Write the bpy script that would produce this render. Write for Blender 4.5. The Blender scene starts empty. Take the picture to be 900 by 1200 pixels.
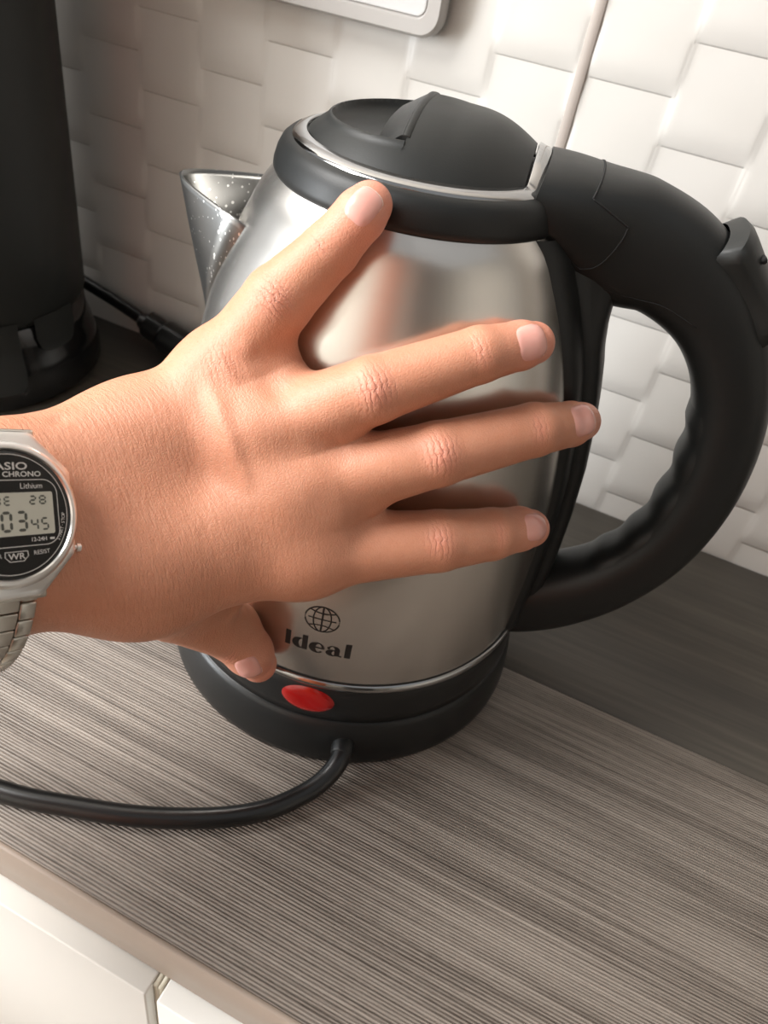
import bpy, bmesh, math, random
import numpy as np
from mathutils import Vector, Matrix
from mathutils.geometry import tessellate_polygon

C = bpy.context.scene.collection
random.seed(4)
MM = 0.001

# ------------------------------------------------------------------ camera
cam_data = bpy.data.cameras.new('camera')
cam = bpy.data.objects.new('camera', cam_data); C.objects.link(cam)
CAMP = Vector((0.07908, -0.22987, 0.26815))
AX = Vector((0.89943582, 0.40827453, 0.15597155))       # image right
AY = Vector((0.37424318, -0.53513949, -0.75734257))     # image down
AZ = Vector((-0.22573714, 0.73955232, -0.63411758))     # into the picture
cam.matrix_world = Matrix(((AX.x, -AY.x, -AZ.x, CAMP.x), (AX.y, -AY.y, -AZ.y, CAMP.y), (AX.z, -AY.z, -AZ.z, CAMP.z), (0, 0, 0, 1)))
cam_data.sensor_fit = 'VERTICAL'; cam_data.sensor_height = 36.0; cam_data.sensor_width = 27.0
cam_data.lens = 874.586 * 36.0 / 1200.0
cam_data.clip_start = 0.01
cam_data.dof.use_dof = True; cam_data.dof.focus_distance = 0.215; cam_data.dof.aperture_fstop = 22.0
bpy.context.scene.camera = cam

# ------------------------------------------------------------------ light
vs = bpy.context.scene.view_settings
vs.view_transform = 'Standard'; vs.look = 'None'; vs.gamma = 1.0; vs.exposure = -0.08; vs.use_curve_mapping = False
world = bpy.data.worlds.new('world'); bpy.context.scene.world = world; world.use_nodes = True
wb = world.node_tree.nodes['Background']
wb.inputs[0].default_value = (0.97, 0.985, 1.0, 1); wb.inputs[1].default_value = 0.47
def area(name, loc, target, sx, sy, power, col):
    d = bpy.data.lights.new(name, 'AREA'); d.shape = 'RECTANGLE'; d.size = sx; d.size_y = sy; d.energy = power; d.color = col
    o = bpy.data.objects.new(name, d); C.objects.link(o); o.location = loc
    o.rotation_euler = (Vector(target) - Vector(loc)).to_track_quat('-Z', 'Y').to_euler()
    return o
area('window_daylight', (-0.92, -0.54, 1.2), (0, -0.02, 0.1), 0.8, 0.7, 45, (1.0, 0.985, 0.96))
area('window_daylight', (-1.36, -0.98, 0.2), (0, -0.2, -.05), 0.40, 0.9, 38, (0.93, 0.97, 1.0))
area('window_daylight', (-0.68, -1.25, 0.42), (0, -0.1, -.05), 0.10, 0.8, 1.3, (1.0, 0.97, 0.93))

# ------------------------------------------------------------------ helpers
def link(o, parent=None):
    C.objects.link(o)
    if parent is not None: o.parent = parent
    return o
ORG = {}
def thing(name, label, cat, loc=(0, 0, 0), group=None):
    o = bpy.data.objects.new(name, None); C.objects.link(o); o.location = loc
    o.empty_display_size = 0.01
    o['label'] = label; o['category'] = cat
    if group: o['group'] = group
    ORG[o.name] = Vector(loc)
    return o
def mesh(name, verts, faces, smooth=True):
    me = bpy.data.meshes.new(name)
    me.from_pydata([tuple(v) for v in verts], [], [tuple(int(i) for i in f) for f in faces])
    me.update()
    if smooth: me.polygons.foreach_set('use_smooth', [True] * len(me.polygons))
    return me
def obj(name, verts, faces, mat, parent=None, smooth=True, sharp=None, label=None):
    """verts in world metres; the object is placed so that it sits under its parent."""
    org = ORG.get(parent.name, Vector((0, 0, 0))) if parent is not None else Vector((0, 0, 0))
    v = np.asarray(verts, float) - np.array(org)
    me = mesh(name, v, faces, smooth)
    o = bpy.data.objects.new(name, me)
    if mat: me.materials.append(mat)
    link(o, parent); ORG[o.name] = org
    bm = bmesh.new(); bm.from_mesh(me); bmesh.ops.recalc_face_normals(bm, faces=bm.faces)
    if sharp is not None:
        for e in bm.edges:
            if len(e.link_faces) == 2 and e.calc_face_angle(0) > math.radians(sharp): e.smooth = False
    bm.to_mesh(me); bm.free()
    if label: o['label'] = label
    return o
def struct(o): o['kind'] = 'structure'; return o
def lathe(prof, n=96, a0=0.0, a1=2 * math.pi, cx=0, cy=0):
    """prof: (r,z) metres, revolved about the vertical through cx,cy."""
    V = []; F = []; full = abs(a1 - a0 - 2 * math.pi) < 1e-6; m = n if full else n + 1; k = len(prof)
    for i in range(m):
        t = a0 + (a1 - a0) * i / n
        for r, z in prof: V.append((cx + r * math.cos(t), cy + r * math.sin(t), z))
    for i in range(n):
        j = (i + 1) % m
        for q in range(k - 1): F.append((i * k + q, j * k + q, j * k + q + 1, i * k + q + 1))
    return V, F
def spl(pts, n):
    """Catmull-Rom through rows of numbers."""
    P = np.asarray(pts, float); P = np.vstack([2 * P[0] - P[1], P, 2 * P[-1] - P[-2]]); out = []
    for i in range(1, len(P) - 2):
        for s in range(n):
            t = s / n
            out.append(.5 * ((2 * P[i]) + (P[i + 1] - P[i - 1]) * t + (2 * P[i - 1] - 5 * P[i] + 4 * P[i + 1] - P[i + 2]) * t * t + (3 * P[i] - P[i - 1] - 3 * P[i + 1] + P[i + 2]) * t ** 3))
    out.append(P[-2]); return np.array(out)
def tube(path, rad, n=16, caps=True):
    P = np.asarray(path, float); m = len(P); R_ = np.full(m, rad) if np.isscalar(rad) else np.asarray(rad)
    V = []; F = []; up = None
    for i in range(m):
        t = P[min(i + 1, m - 1)] - P[max(i - 1, 0)]; t /= np.linalg.norm(t) + 1e-12
        if up is None: up = np.cross(t, (0, 0, 1.0)) if abs(t[2]) < .9 else np.cross(t, (1.0, 0, 0))
        up = up - t * (up @ t); up /= np.linalg.norm(up); b = np.cross(t, up)
        for q in range(n):
            a = 2 * math.pi * q / n; V.append(P[i] + R_[i] * (math.cos(a) * up + math.sin(a) * b))
    for i in range(m - 1):
        for q in range(n): F.append((i * n + q, i * n + (q + 1) % n, (i + 1) * n + (q + 1) % n, (i + 1) * n + q))
    if caps: F.append(tuple(range(n))[::-1]); F.append(tuple((m - 1) * n + q for q in range(n)))
    return V, F
def box(x0, x1, y0, y1, z0, z1, bev=0.0, seg=2):
    bm = bmesh.new(); bmesh.ops.create_cube(bm, size=1)
    for v in bm.verts: v.co = Vector((x0 + (v.co.x + .5) * (x1 - x0), y0 + (v.co.y + .5) * (y1 - y0), z0 + (v.co.z + .5) * (z1 - z0)))
    if bev: bmesh.ops.bevel(bm, geom=bm.edges[:], offset=bev, segments=seg, affect='EDGES', profile=.5)
    V = [v.co[:] for v in bm.verts]; F = [[v.index for v in f.verts] for f in bm.faces]; bm.free(); return V, F
def grid_faces(a, b, off=0, wrap=False):
    F = []
    for i in range(a - 1):
        for j in range(b if wrap else b - 1):
            k = (j + 1) % b
            F.append((off + i * b + j, off + i * b + k, off + (i + 1) * b + k, off + (i + 1) * b + j))
    return F
def join(*parts):
    V = []; F = []
    for v, f in parts:
        o = len(V); V += [tuple(q) for q in v]; F += [tuple(i + o for i in q) for q in f]
    return V, F

# ------------------------------------------------------------------ materials
def mat(name, col, rough=.5, metal=0.0, **kw):
    m = bpy.data.materials.new(name); m.use_nodes = True; b = m.node_tree.nodes['Principled BSDF']
    b.inputs['Base Color'].default_value = (*col, 1); b.inputs['Roughness'].default_value = rough; b.inputs['Metallic'].default_value = metal
    for k, v in kw.items(): b.inputs[k].default_value = v
    return m
class NT:
    def __init__(s, m): s.t = m.node_tree; s.b = s.t.nodes['Principled BSDF']
    def n(s, typ, **kw):
        n = s.t.nodes.new(typ)
        for k, v in kw.items(): setattr(n, k, v)
        return n
    def l(s, a, b): s.t.links.new(a, b)
    def math(s, op, a, b=None, c=None, clamp=False):
        n = s.n('ShaderNodeMath', operation=op, use_clamp=clamp)
        for i, x in enumerate((a, b, c)):
            if x is None: continue
            if isinstance(x, (int, float)): n.inputs[i].default_value = x
            else: s.l(x, n.inputs[i])
        return n.outputs[0]
    def noise(s, vec, scale, detail=3, rough=.55, dist=0):
        n = s.n('ShaderNodeTexNoise'); n.inputs['Scale'].default_value = scale; n.inputs['Detail'].default_value = detail
        n.inputs['Roughness'].default_value = rough; n.inputs['Distortion'].default_value = dist
        if vec is not None: s.l(vec, n.inputs['Vector'])
        return n.outputs[0]
    def coord(s, scale=(1, 1, 1), rot=(0, 0, 0)):
        tc = s.n('ShaderNodeTexCoord'); mp = s.n('ShaderNodeMapping'); mp.inputs['Scale'].default_value = scale; mp.inputs['Rotation'].default_value = rot
        s.l(tc.outputs['Object'], mp.inputs['Vector']); return mp.outputs[0]
    def ramp(s, fac, stops):
        r = s.n('ShaderNodeValToRGB'); e = r.color_ramp.elements
        while len(e) < len(stops): e.new(.5)
        for q, (p, c) in zip(e, stops): q.position = p; q.color = (*c, 1) if len(c) == 3 else c
        s.l(fac, r.inputs[0]); return r.outputs[0]
    def mix(s, fac, a, b):
        n = s.n('ShaderNodeMix', data_type='RGBA')
        for i, x in ((0, fac), (6, a), (7, b)):
            if isinstance(x, (int, float)): n.inputs[i].default_value = x
            elif isinstance(x, tuple): n.inputs[i].default_value = (*x, 1)
            else: s.l(x, n.inputs[i])
        return n.outputs[2]
    def bump(s, h, strength=.3, dist=.001, normal=None):
        n = s.n('ShaderNodeBump'); n.inputs['Strength'].default_value = strength; n.inputs['Distance'].default_value = dist
        s.l(h, n.inputs['Height'])
        if normal is not None: s.l(normal, n.inputs['Normal'])
        s.l(n.outputs[0], s.b.inputs['Normal']); return n.outputs[0]
def S(r, g, b):
    f = lambda c: (c / 255 / 12.92) if c / 255 <= .04045 else ((c / 255 + .055) / 1.055) ** 2.4
    return (f(r), f(g), f(b))

def black_plastic(name, col, rough, grain=.15):
    m = mat(name, col, rough, **{'Specular IOR Level': .36}); t = NT(m); c = t.coord()
    t.bump(t.noise(c, 2600, 2), grain, .0002)
    r = t.n('ShaderNodeMapRange'); t.l(t.noise(c, 60, 4), r.inputs[0]); r.inputs[3].default_value = rough - .06; r.inputs[4].default_value = rough + .08
    t.l(r.outputs[0], t.b.inputs['Roughness']); return m
M = {}
M['black'] = black_plastic('matte_black_plastic', (.0085, .0092, .0090), .42)
M['lid'] = black_plastic('lid_black_plastic', (.0098, .0106, .0100), .45)
M['base'] = black_plastic('base_black_plastic', (.0088, .0094, .0094), .36)
M['crevice'] = mat('crevice', (.002, .002, .002), .8)
M['chrome'] = mat('chrome', (.40, .40, .40), .10, 1.0)
M['ink'] = mat('black_print', (.012, .010, .009), .5)
M['red'] = mat('red_lens', S(150, 10, 8), .2); M['red'].node_tree.nodes['Principled BSDF'].inputs['Coat Weight'].default_value = .6
def steel():
    m = mat('brushed_steel', (.64, .61, .57), .23, 1.0); t = NT(m)
    tc = t.n('ShaderNodeTexCoord'); sx = t.n('ShaderNodeSeparateXYZ'); t.l(tc.outputs['Object'], sx.inputs[0])
    az = t.math('ARCTAN2', sx.outputs[1], sx.outputs[0])
    cb = t.n('ShaderNodeCombineXYZ'); t.l(t.math('MULTIPLY', az, 1.2), cb.inputs[0]); t.l(t.math('MULTIPLY', sx.outputs[2], 900.0), cb.inputs[1])
    h = t.noise(cb.outputs[0], 3.0, 4)
    t.bump(h, .03, .0002)
    sp = t.noise(tc.outputs['Object'], 420, 3)
    r = t.n('ShaderNodeMapRange'); t.l(sp, r.inputs[0]); r.inputs[1].default_value = .35; r.inputs[2].default_value = .75; r.inputs[3].default_value = .25; r.inputs[4].default_value = .29
    t.b.inputs['Roughness'].default_value = .26
    # dried water specks
    v = t.n('ShaderNodeTexVoronoi'); v.inputs['Scale'].default_value = 190; t.l(tc.outputs['Object'], v.inputs['Vector'])
    spk = t.math('LESS_THAN', v.outputs['Distance'], t.math('MULTIPLY', t.math('POWER', t.noise(tc.outputs['Object'], 40, 2), 3.0), .9))
    side = t.n('ShaderNodeMapRange'); t.l(sx.outputs[0], side.inputs[0]); side.inputs[1].default_value = -.02; side.inputs[2].default_value = -.05; side.inputs[3].default_value = 0; side.inputs[4].default_value = .8
    t.l(t.mix(t.math('MULTIPLY', spk, side.outputs[0]), (.70, .67, .63), (.85, .85, .83)), t.b.inputs['Base Color'])
    t.b.inputs['Anisotropic'].default_value = .45
    tg = t.n('ShaderNodeTangent', direction_type='RADIAL', axis='Z'); t.l(tg.outputs[0], t.b.inputs['Tangent'])
    return m
M['steel'] = steel()
def shaded_spout_steel():  # same steel as the body, base colour lowered to imitate dark reflections
    m = mat('shaded_spout_steel', (.20, .20, .195), .34, 1.0); t = NT(m); c = t.coord()
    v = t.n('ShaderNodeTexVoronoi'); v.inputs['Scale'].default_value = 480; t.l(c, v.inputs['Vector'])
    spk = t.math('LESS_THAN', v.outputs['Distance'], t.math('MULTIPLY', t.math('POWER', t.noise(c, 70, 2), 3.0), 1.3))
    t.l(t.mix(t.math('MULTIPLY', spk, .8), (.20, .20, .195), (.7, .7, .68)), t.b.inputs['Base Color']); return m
M['shaded_spout_steel'] = shaded_spout_steel()
M['watch_steel'] = mat('watch_steel', (.84, .83, .81), .28, 1.0)
M['link_steel'] = mat('bracelet_steel', (.60, .58, .53), .3, 1.0)
def worktop():
    m = mat('ribbed_oak_laminate', S(128, 116, 104), .5); t = NT(m)
    c = t.coord((1, 1, 1)); sx = t.n('ShaderNodeSeparateXYZ'); t.l(c, sx.inputs[0])
    wob = t.noise(t.coord((5, 60, 1)), 1.0, 3)
    yy = t.math('ADD', t.math('MULTIPLY', sx.outputs[1], 5400.0), t.math('MULTIPLY', wob, 12.0))
    rib = t.math('MULTIPLY_ADD', t.math('SINE', yy), .5, .5)
    streak = t.noise(t.coord((6, 420, 1)), 1.0, 4, .65)
    wide = t.noise(t.coord((7, 75, 1)), 1.0, 4, .6)
    fine = t.noise(t.coord((220, 2600, 1)), 1.0, 2)
    f = t.math('ADD', t.math('MULTIPLY', streak, .55), t.math('ADD', t.math('MULTIPLY', wide, .42), t.math('MULTIPLY', fine, .18)))
    f = t.math('ADD', f, t.math('MULTIPLY', t.math('SUBTRACT', t.math('POWER', rib, .6), .6), .15))
    t.l(t.ramp(f, [(.36, S(56, 48, 42)), (.47, S(90, 81, 73)), (.58, S(124, 114, 105)), (.75, S(150, 140, 130))]), t.b.inputs['Base Color'])
    t.bump(t.math('ADD', t.math('POWER', rib, .5), t.math('MULTIPLY', streak, .8)), .75, .0006)
    return m
M['worktop'] = worktop()
def rear_top():
    m = mat('smoked_laminate', S(72, 68, 61), .42); t = NT(m)
    s1 = t.noise(t.coord((9, 260, 1)), 1.0, 4, .6); s2 = t.noise(t.coord((6, 30, 1)), 1.0, 3)
    f = t.math('ADD', t.math('MULTIPLY', s1, .5), t.math('MULTIPLY', s2, .5))
    t.l(t.ramp(f, [(.3, S(48, 44, 39)), (.5, S(66, 61, 54)), (.72, S(88, 82, 73))]), t.b.inputs['Base Color'])
    t.bump(s1, .12, .0003); return m
M['rear_top'] = rear_top()
M['edge_band'] = mat('edge_band', S(150, 135, 122), .5)
M['wall'] = mat('ceramic_white', S(194, 191, 185), .42)
_t = NT(M['wall']); _t.l(_t.ramp(_t.noise(_t.coord(), 9, 3), [(.3, S(190, 186, 180)), (.7, S(199, 196, 191))]), _t.b.inputs['Base Color'])
M['joint'] = mat('joint_trim', S(158, 148, 140), .55)
M['plaster'] = mat('plaster', S(205, 198, 188), .8)
M['front'] = mat('white_front', S(224, 221, 214), .35)
M['carcass'] = mat('carcass_board', S(196, 188, 168), .6)
M['plate'] = mat('plate_white', S(214, 214, 213), .35)
M['plate_rim'] = mat('plate_rim', S(168, 164, 160), .4)
M['cord'] = mat('cord_black', (.006, .006, .006), .3)
M['appliance'] = black_plastic('appliance_body', (.0085, .0095, .0085), .5)
M['gloss'] = mat('gloss_black', (.006, .006, .006), .12)
M['floor'] = mat('floor_tiles', S(150, 138, 124), .5)

# ------------------------------------------------------------------ setting
WY = .163
wall = struct(obj('wall_back', *box(-1.4, 1.3, .168, .30, -.9, 1.6), M['plaster']))
# moulded tile relief: each block runs out to a lip at its foot, neighbours in the next column sit half a block higher
TW, TH = .0405, .0408
def tile_mesh():
    us = [0, .015, .03, .05, .1, .2, .35, .5, .65, .8, .9, .95, .97, .985, 1]; ws = [0, .02, .045, .08, .11, .14, .2, .3, .4, .5, .52, .545, .58, .61, .64, .7, .8, .9, 1]
    def own(u, w): return (1 - w) * (.70 + .30 * math.sin(math.pi * u) ** 1.2) * min(1, w / .22) ** .8
    def side(w): return .5 * ((1 - w) * min(1, w / .22) ** .8 + (1 - (w + .5) % 1) * min(1, ((w + .5) % 1) / .22) ** .8) * .70
    V = []
    for w in ws:
        for u in us:
            e = min(u, 1 - u) / .05; k = 1 if e >= 1 else e * e * (3 - 2 * e)
            V.append((u * TW, -.0003 - .0021 * (k * own(u, w) + (1 - k) * side(w)), w * TH))
    nx = len(us) - 1; nz = len(ws) - 1
    F = grid_faces(nz + 1, nx + 1); k = nx + 1
    ring = [i for i in range(k)] + [j * k + nx for j in range(1, nz + 1)] + [nz * k + i for i in range(nx - 1, -1, -1)] + [j * k for j in range(nz - 1, 0, -1)]
    o = len(V); V += [(V[i][0], .004, V[i][2]) for i in ring]
    for a in range(len(ring)): b = (a + 1) % len(ring); F.append((ring[a], ring[b], o + b, o + a))
    me = mesh('tile', V, F); me.materials.append(M['wall'])
    bm = bmesh.new(); bm.from_mesh(me); bmesh.ops.recalc_face_normals(bm, faces=bm.faces)
    for e in bm.edges:
        if len(e.link_faces) == 2 and e.calc_face_angle(0) > 1.3: e.smooth = False
    bm.to_mesh(me); bm.free(); return me
TM = tile_mesh()
def tile_column(x0, z0, n):
    for r in range(n):
        o = bpy.data.objects.new('tile', TM); link(o, wall); o.location = (x0, WY + .0012, z0 + r * TH)
for k in range(1, 13): tile_column(.0062 - TW * k, -.0275 if k % 2 else -.006, 12)
for k in range(0, 11): tile_column(.0112 + TW * k, -.006 if k % 2 else -.0275, 12)
struct(obj('trim_1', *box(.0062, .0112, WY - .0004, .169, -.03, .475, .0003, 1), M['joint']))
# rest of the room
struct(obj('floor', *box(-1.5, 1.6, -1.4, .17, -.95, -.9), M['floor']))
struct(obj('wall_front', *box(-1.5, 1.6, -1.4, -1.3, -.9, 1.6), M['plaster']))
struct(obj('wall_right', *box(1.6, 1.7, -1.4, .17, -.9, 1.6), M['plaster']))
M['reflection_rust'] = mat('rust_reflection', S(186, 98, 62), .5); M['reflection_dark'] = mat('dark_reflection', S(66, 60, 56), .45)
def reflection_panel(name, x0, x1, m):  # invented door-shaped panel, out of view, added for its reflection in the kettle
    d = struct(obj(name, *box(x0, x1, -1.2995, -1.26, -.9, 1.36, .003, 1), m))
    for z0, z1 in ((-.75, .0), (.12, 1.24)): obj('panel', *box(x0 + .05, x1 - .05, -1.2599, -1.252, z0, z1, .004, 1), m, d)
    obj('handle', *tube([(x1 - .035, -1.2598, .02), (x1 - .035, -1.215, .02), (x1 - .13, -1.213, .02)], .008, 10), M['chrome'], d)
reflection_panel('reflection_panel_1', .03, .36, M['reflection_rust']); reflection_panel('reflection_panel_2', .62, 1.12, M['reflection_dark'])  # unseen additions: a rust and a dark band for the steel to mirror
struct(obj('window_2', *join(box(-.82, -.79, -1.2995, -1.262, -.05, .90), box(-.57, -.54, -1.2995, -1.262, -.05, .90), box(-.79, -.57, -1.2995, -1.262, -.05, -.03), box(-.79, -.57, -1.2995, -1.262, .88, .90)), M['front']))
wl = struct(obj('wall_left', *join(box(-1.5, -1.4, -1.4, -1.2, -.9, 1.6), box(-1.5, -1.4, .2, .3, -.9, 1.6), box(-1.5, -1.4, -1.2, .2, -.9, -.3), box(-1.5, -1.4, -1.2, .2, 1.45, 1.6)), M['plaster']))
wf = struct(obj('window_1', *join(box(-1.46, -1.41, -1.2, -1.15, -.3, 1.45), box(-1.46, -1.41, .15, .2, -.3, 1.45), box(-1.46, -1.41, -1.15, .15, -.3, -.25), box(-1.46, -1.41, -1.15, .15, 1.40, 1.45), box(-1.46, -1.41, -.52, -.48, -.25, 1.40)), M['front']))

# worktop
wt = thing('worktop', 'grey-brown ribbed wood-look worktop running below the kettle', 'worktop', (0, 0, 0))
obj('front_board', *box(-.75, .75, -.1545, .0133, -.0255, 0, .0004, 1), M['worktop'], wt)
obj('rear_board', *box(-.75, .75, .0139, .1625, -.0255, -.0008, .0004, 1), M['rear_top'], wt, label='darker smoother board along the wall')
obj('edge_band', *box(-.75, .75, -.1565, -.1546, -.0258, -.0001, .0003, 1), M['edge_band'], wt, label='plain taupe front edge')

# base cabinets
def cabinet(x0, x1, label):
    t = thing('base_cabinet', label, 'cabinet', ((x0 + x1) / 2, -.05, -.88), 'white base cabinets under the worktop')
    obj('carcass', *box(x0 - .002 if x0 > 0 else x0, x1 if x0 > 0 else x1 + .002, -.1440, .145, -.88, -.0275), M['carcass'], t)
    obj('side_strip', *(box(x0 + .0001, x0 + .0019, -.1600, -.1441, -.88, -.0278) if x0 > 0 else box(x1 - .0019, x1 - .0001, -.1600, -.1441, -.88, -.0278)), M['carcass'], t)
    obj('drawer_front', *box(x0 + (.0022 if x0 > 0 else 0), x1 - (0 if x0 > 0 else .0022), -.1640, -.1452, -.30, -.0272, .0008, 2), M['front'], t)
    obj('door', *box(x0 + (.0022 if x0 > 0 else 0), x1 - (0 if x0 > 0 else .0022), -.1640, -.1452, -.86, -.304, .0008, 2), M['front'], t)
cabinet(-.587, .0130, 'white base cabinet filling the bottom corner under the power cord')
cabinet(.0130, .613, 'white base cabinet of which a narrow slice shows past the vertical gap')

# wall plate
wp = thing('wall_plate', 'pale grey plastic plate with rounded corners on the tiles above the kettle', 'wall plate', (-.13, .158, .25))
def rounded(x0, x1, z0, z1, r, n=8):
    P = []
    for cx, cz, a in ((x1 - r, z0 + r, -90), (x1 - r, z1 - r, 0), (x0 + r, z1 - r, 90), (x0 + r, z0 + r, 180)):
        for i in range(n + 1): t = math.radians(a + 90 * i / n); P.append((cx + r * math.cos(t), cz + r * math.sin(t)))
    return P
def slab(loops):
    """loops of equal length [(pts2d, y)], closed at the last one."""
    V = []; F = []; n = len(loops[0][0])
    for P, y in loops: V += [(x, y, z) for x, z in P]
    for k in range(len(loops) - 1):
        for i in range(n): j = (i + 1) % n; F.append((k * n + i, k * n + j, (k + 1) * n + j, (k + 1) * n + i))
    F.append(tuple((len(loops) - 1) * n + i for i in range(n))); return V, F
X0, X1, Z0, Z1 = -.206, -.058, .2175, .30
obj('frame', *slab([(rounded(X0, X1, Z0, Z1, .010), .1585), (rounded(X0, X1, Z0, Z1, .010), .1525), (rounded(X0 + .0012, X1 - .0012, Z0 + .0012, Z1 - .0012, .009), .1510), (rounded(X0 + .007, X1 - .007, Z0 + .007, Z1 - .007, .005), .1505), (rounded(X0 + .008, X1 - .008, Z0 + .008, Z1 - .008, .0045), .1525)]), M['plate_rim'], wp, sharp=40, label='greyer rim')
obj('panel', *slab([(rounded(X0 + .0083, X1 - .0083, Z0 + .0083, Z1 - .0083, .0042), .153), (rounded(X0 + .0083, X1 - .0083, Z0 + .0083, Z1 - .0083, .0042), .1515), (rounded(X0 + .0092, X1 - .0092, Z0 + .0092, Z1 - .0092, .004), .1510)]), M['plate'], wp, sharp=40)

# tall dark appliance in the corner
AXc, AYc = -.3075, .0725
ap = thing('appliance', 'tall dark round appliance with glossy black foot in the tiled corner', 'appliance', (AXc, AYc, 0))
obj('body', *lathe([(.066, .046), (.0715, .0475), (.0728, .051), (.0728, .10), (.0722, .25), (.071, .38), (.066, .392), (.04, .398), (.0005, .40)], 96, cx=AXc, cy=AYc), M['appliance'], ap)
obj('foot', *lathe([(.0005, .0002), (.076, .0002), (.0785, .003), (.0785, .012), (.0755, .024), (.0722, .034), (.0716, .046), (.0005, .0465)], 96, cx=AXc, cy=AYc), M['gloss'], ap, label='glossy black foot')
def skin_patch(a0, a1, z0, z1, off, bot_round):
    V = []; n = 16; m = 12
    for j in range(m + 1):
        for i in range(n + 1):
            u = i / n; a = math.radians(a0 + (a1 - a0) * u)
            zb = z0 + bot_round * (1 - math.sqrt(max(0, 1 - (2 * u - 1) ** 4)))
            z = zb + (z1 - zb) * j / m
            r = np.interp(z, [.0, .012, .024, .034, .046, .060], [.0785, .0785, .0755, .0735, .0728, .0728]) + off
            V.append((AXc + r * math.cos(a), AYc + r * math.sin(a), z))
    return V, grid_faces(m + 1, n + 1)
obj('tongue', *skin_patch(-36, -18, .012, .052, .0006, .010), M['appliance'], ap)
obj('tongue', *skin_patch(-10, 14, .030, .052, .0006, .010), M['appliance'], ap)

# lead of the appliance with its coupler
ld = thing('extension_lead', 'black cable with thick coupler lying along the wall behind the spout', 'cable', (-.2, .135, 0))
obj('cable', *tube(spl([(-.44, .149, .052), (-.36, .1515, .043), (-.289, .1505, .0315), (-.255, .1500, .0250), (-.226, .1480, .0190)], 8), .0042), M['cord'], ld)
obj('coupler', *tube(spl([(-.232, .1472, .0200), (-.225, .1468, .0187), (-.2245, .1467, .0186), (-.210, .1455, .0158), (-.2095, .1454, .0157), (-.182, .142, .0125), (-.178, .1415, .0122)], 6), np.interp(np.linspace(0, 6, 37), [0, 1, 1.5, 3, 3.5, 5, 6], [.005, .0082, .0092, .0095, .0108, .0114, .010]), 20), M['cord'], ld)
obj('cable', *tube(spl([(-.180, .1427, .0112), (-.15, .136, .006), (-.11, .12, .0043), (-.02, .112, .0043), (.02, .12, .0043)], 8), .0042), M['cord'], ld)

# ------------------------------------------------------------------ kettle
PHI = math.radians(11)
HP = np.array([math.cos(PHI), math.sin(PHI), 0]); HT = np.array([-math.sin(PHI), math.cos(PHI), 0]); UP = np.array([0, 0, 1.0])
def pz(p, t, z): return (p * HP + t * HT + z * UP) * MM
pb = thing('power_base', 'round black power base under the kettle, its cord leaving at the front', 'power base', (0, 0, 0))
obj('base_plate', *lathe([(.0005, .0004), (.0770, .0004), (.0780, .0014), (.0782, .004), (.0778, .009), (.0768, .0160), (.0757, .0205), (.0748, .0224), (.0738, .0230), (.0005, .0230)], 160), M['base'], pb)
cp = spl([(26, -50, 12), (32, -66, 12.2), (34.5, -75, 11.0), (32.5, -83.5, 7.2), (27.5, -92.0, 4.6), (18, -104.0, 3.9), (3, -115.5, 3.9), (-19, -127.0, 3.9), (-42, -135.5, 3.9), (-66, -142.5, 3.9), (-110, -149, 3.9), (-190, -146, 3.9), (-300, -120, 3.9)], 10) * MM
obj('power_cord', *tube(cp, .0038, 20), M['cord'], pb, label='black cord looping over the worktop')
obj('cord_sleeve', *tube(spl([(31.5, -65, 12.2), (33.4, -71, 11.9), (34.0, -73.5, 11.5)], 6) * MM, np.linspace(.0046, .0041, 13), 20), M['base'], pb)

kt = thing('kettle', 'brushed steel electric kettle with black lid and looped black handle', 'kettle', (0, 0, .023))
BZ = np.array([44.5, 60, 80, 100, 120, 140, 150, 160, 170, 180, 187, 195, 201.]); BR = np.array([73.0, 73.3, 73.3, 72.6, 71.0, 68.0, 66.0, 63.6, 60.5, 56.5, 53.3, 49.3, 44.8])
def body_r(z): return np.interp(z, BZ, BR)
BP = spl(np.stack([BR, BZ], 1), 8) * MM
obj('body', *lathe([tuple(q) for q in BP], 200), M['steel'], kt)
obj('bottom_collar', *lathe([(.060, .0234), (.0738, .0234), (.0748, .0243), (.0747, .0285), (.0742, .0360), (.0736, .0400), (.0728, .0412), (.060, .0412)], 160), M['base'], kt)
obj('rim', *lathe([(.071, .0410), (.0735, .0410), (.0742, .0417), (.0744, .0428), (.0742, .0440), (.0736, .0447), (.0728, .0449), (.071, .0449)], 160), M['chrome'], kt, label='polished rim at the foot of the body')
obj('groove', *lathe([(.0727, .0448), (.07325, .0449), (.07325, .0455), (.0727, .0456)], 160), M['crevice'], kt)
obj('top_collar', *lathe([(.043, .1996), (.0446, .1992), (.0455, .1998), (.0461, .2010), (.0460, .2026), (.0452, .2056), (.0440, .2081), (.0424, .2095), (.0385, .2106), (.0350, .2104), (.0300, .2095), (.0005, .2095)], 160), M['black'], kt)

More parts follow.
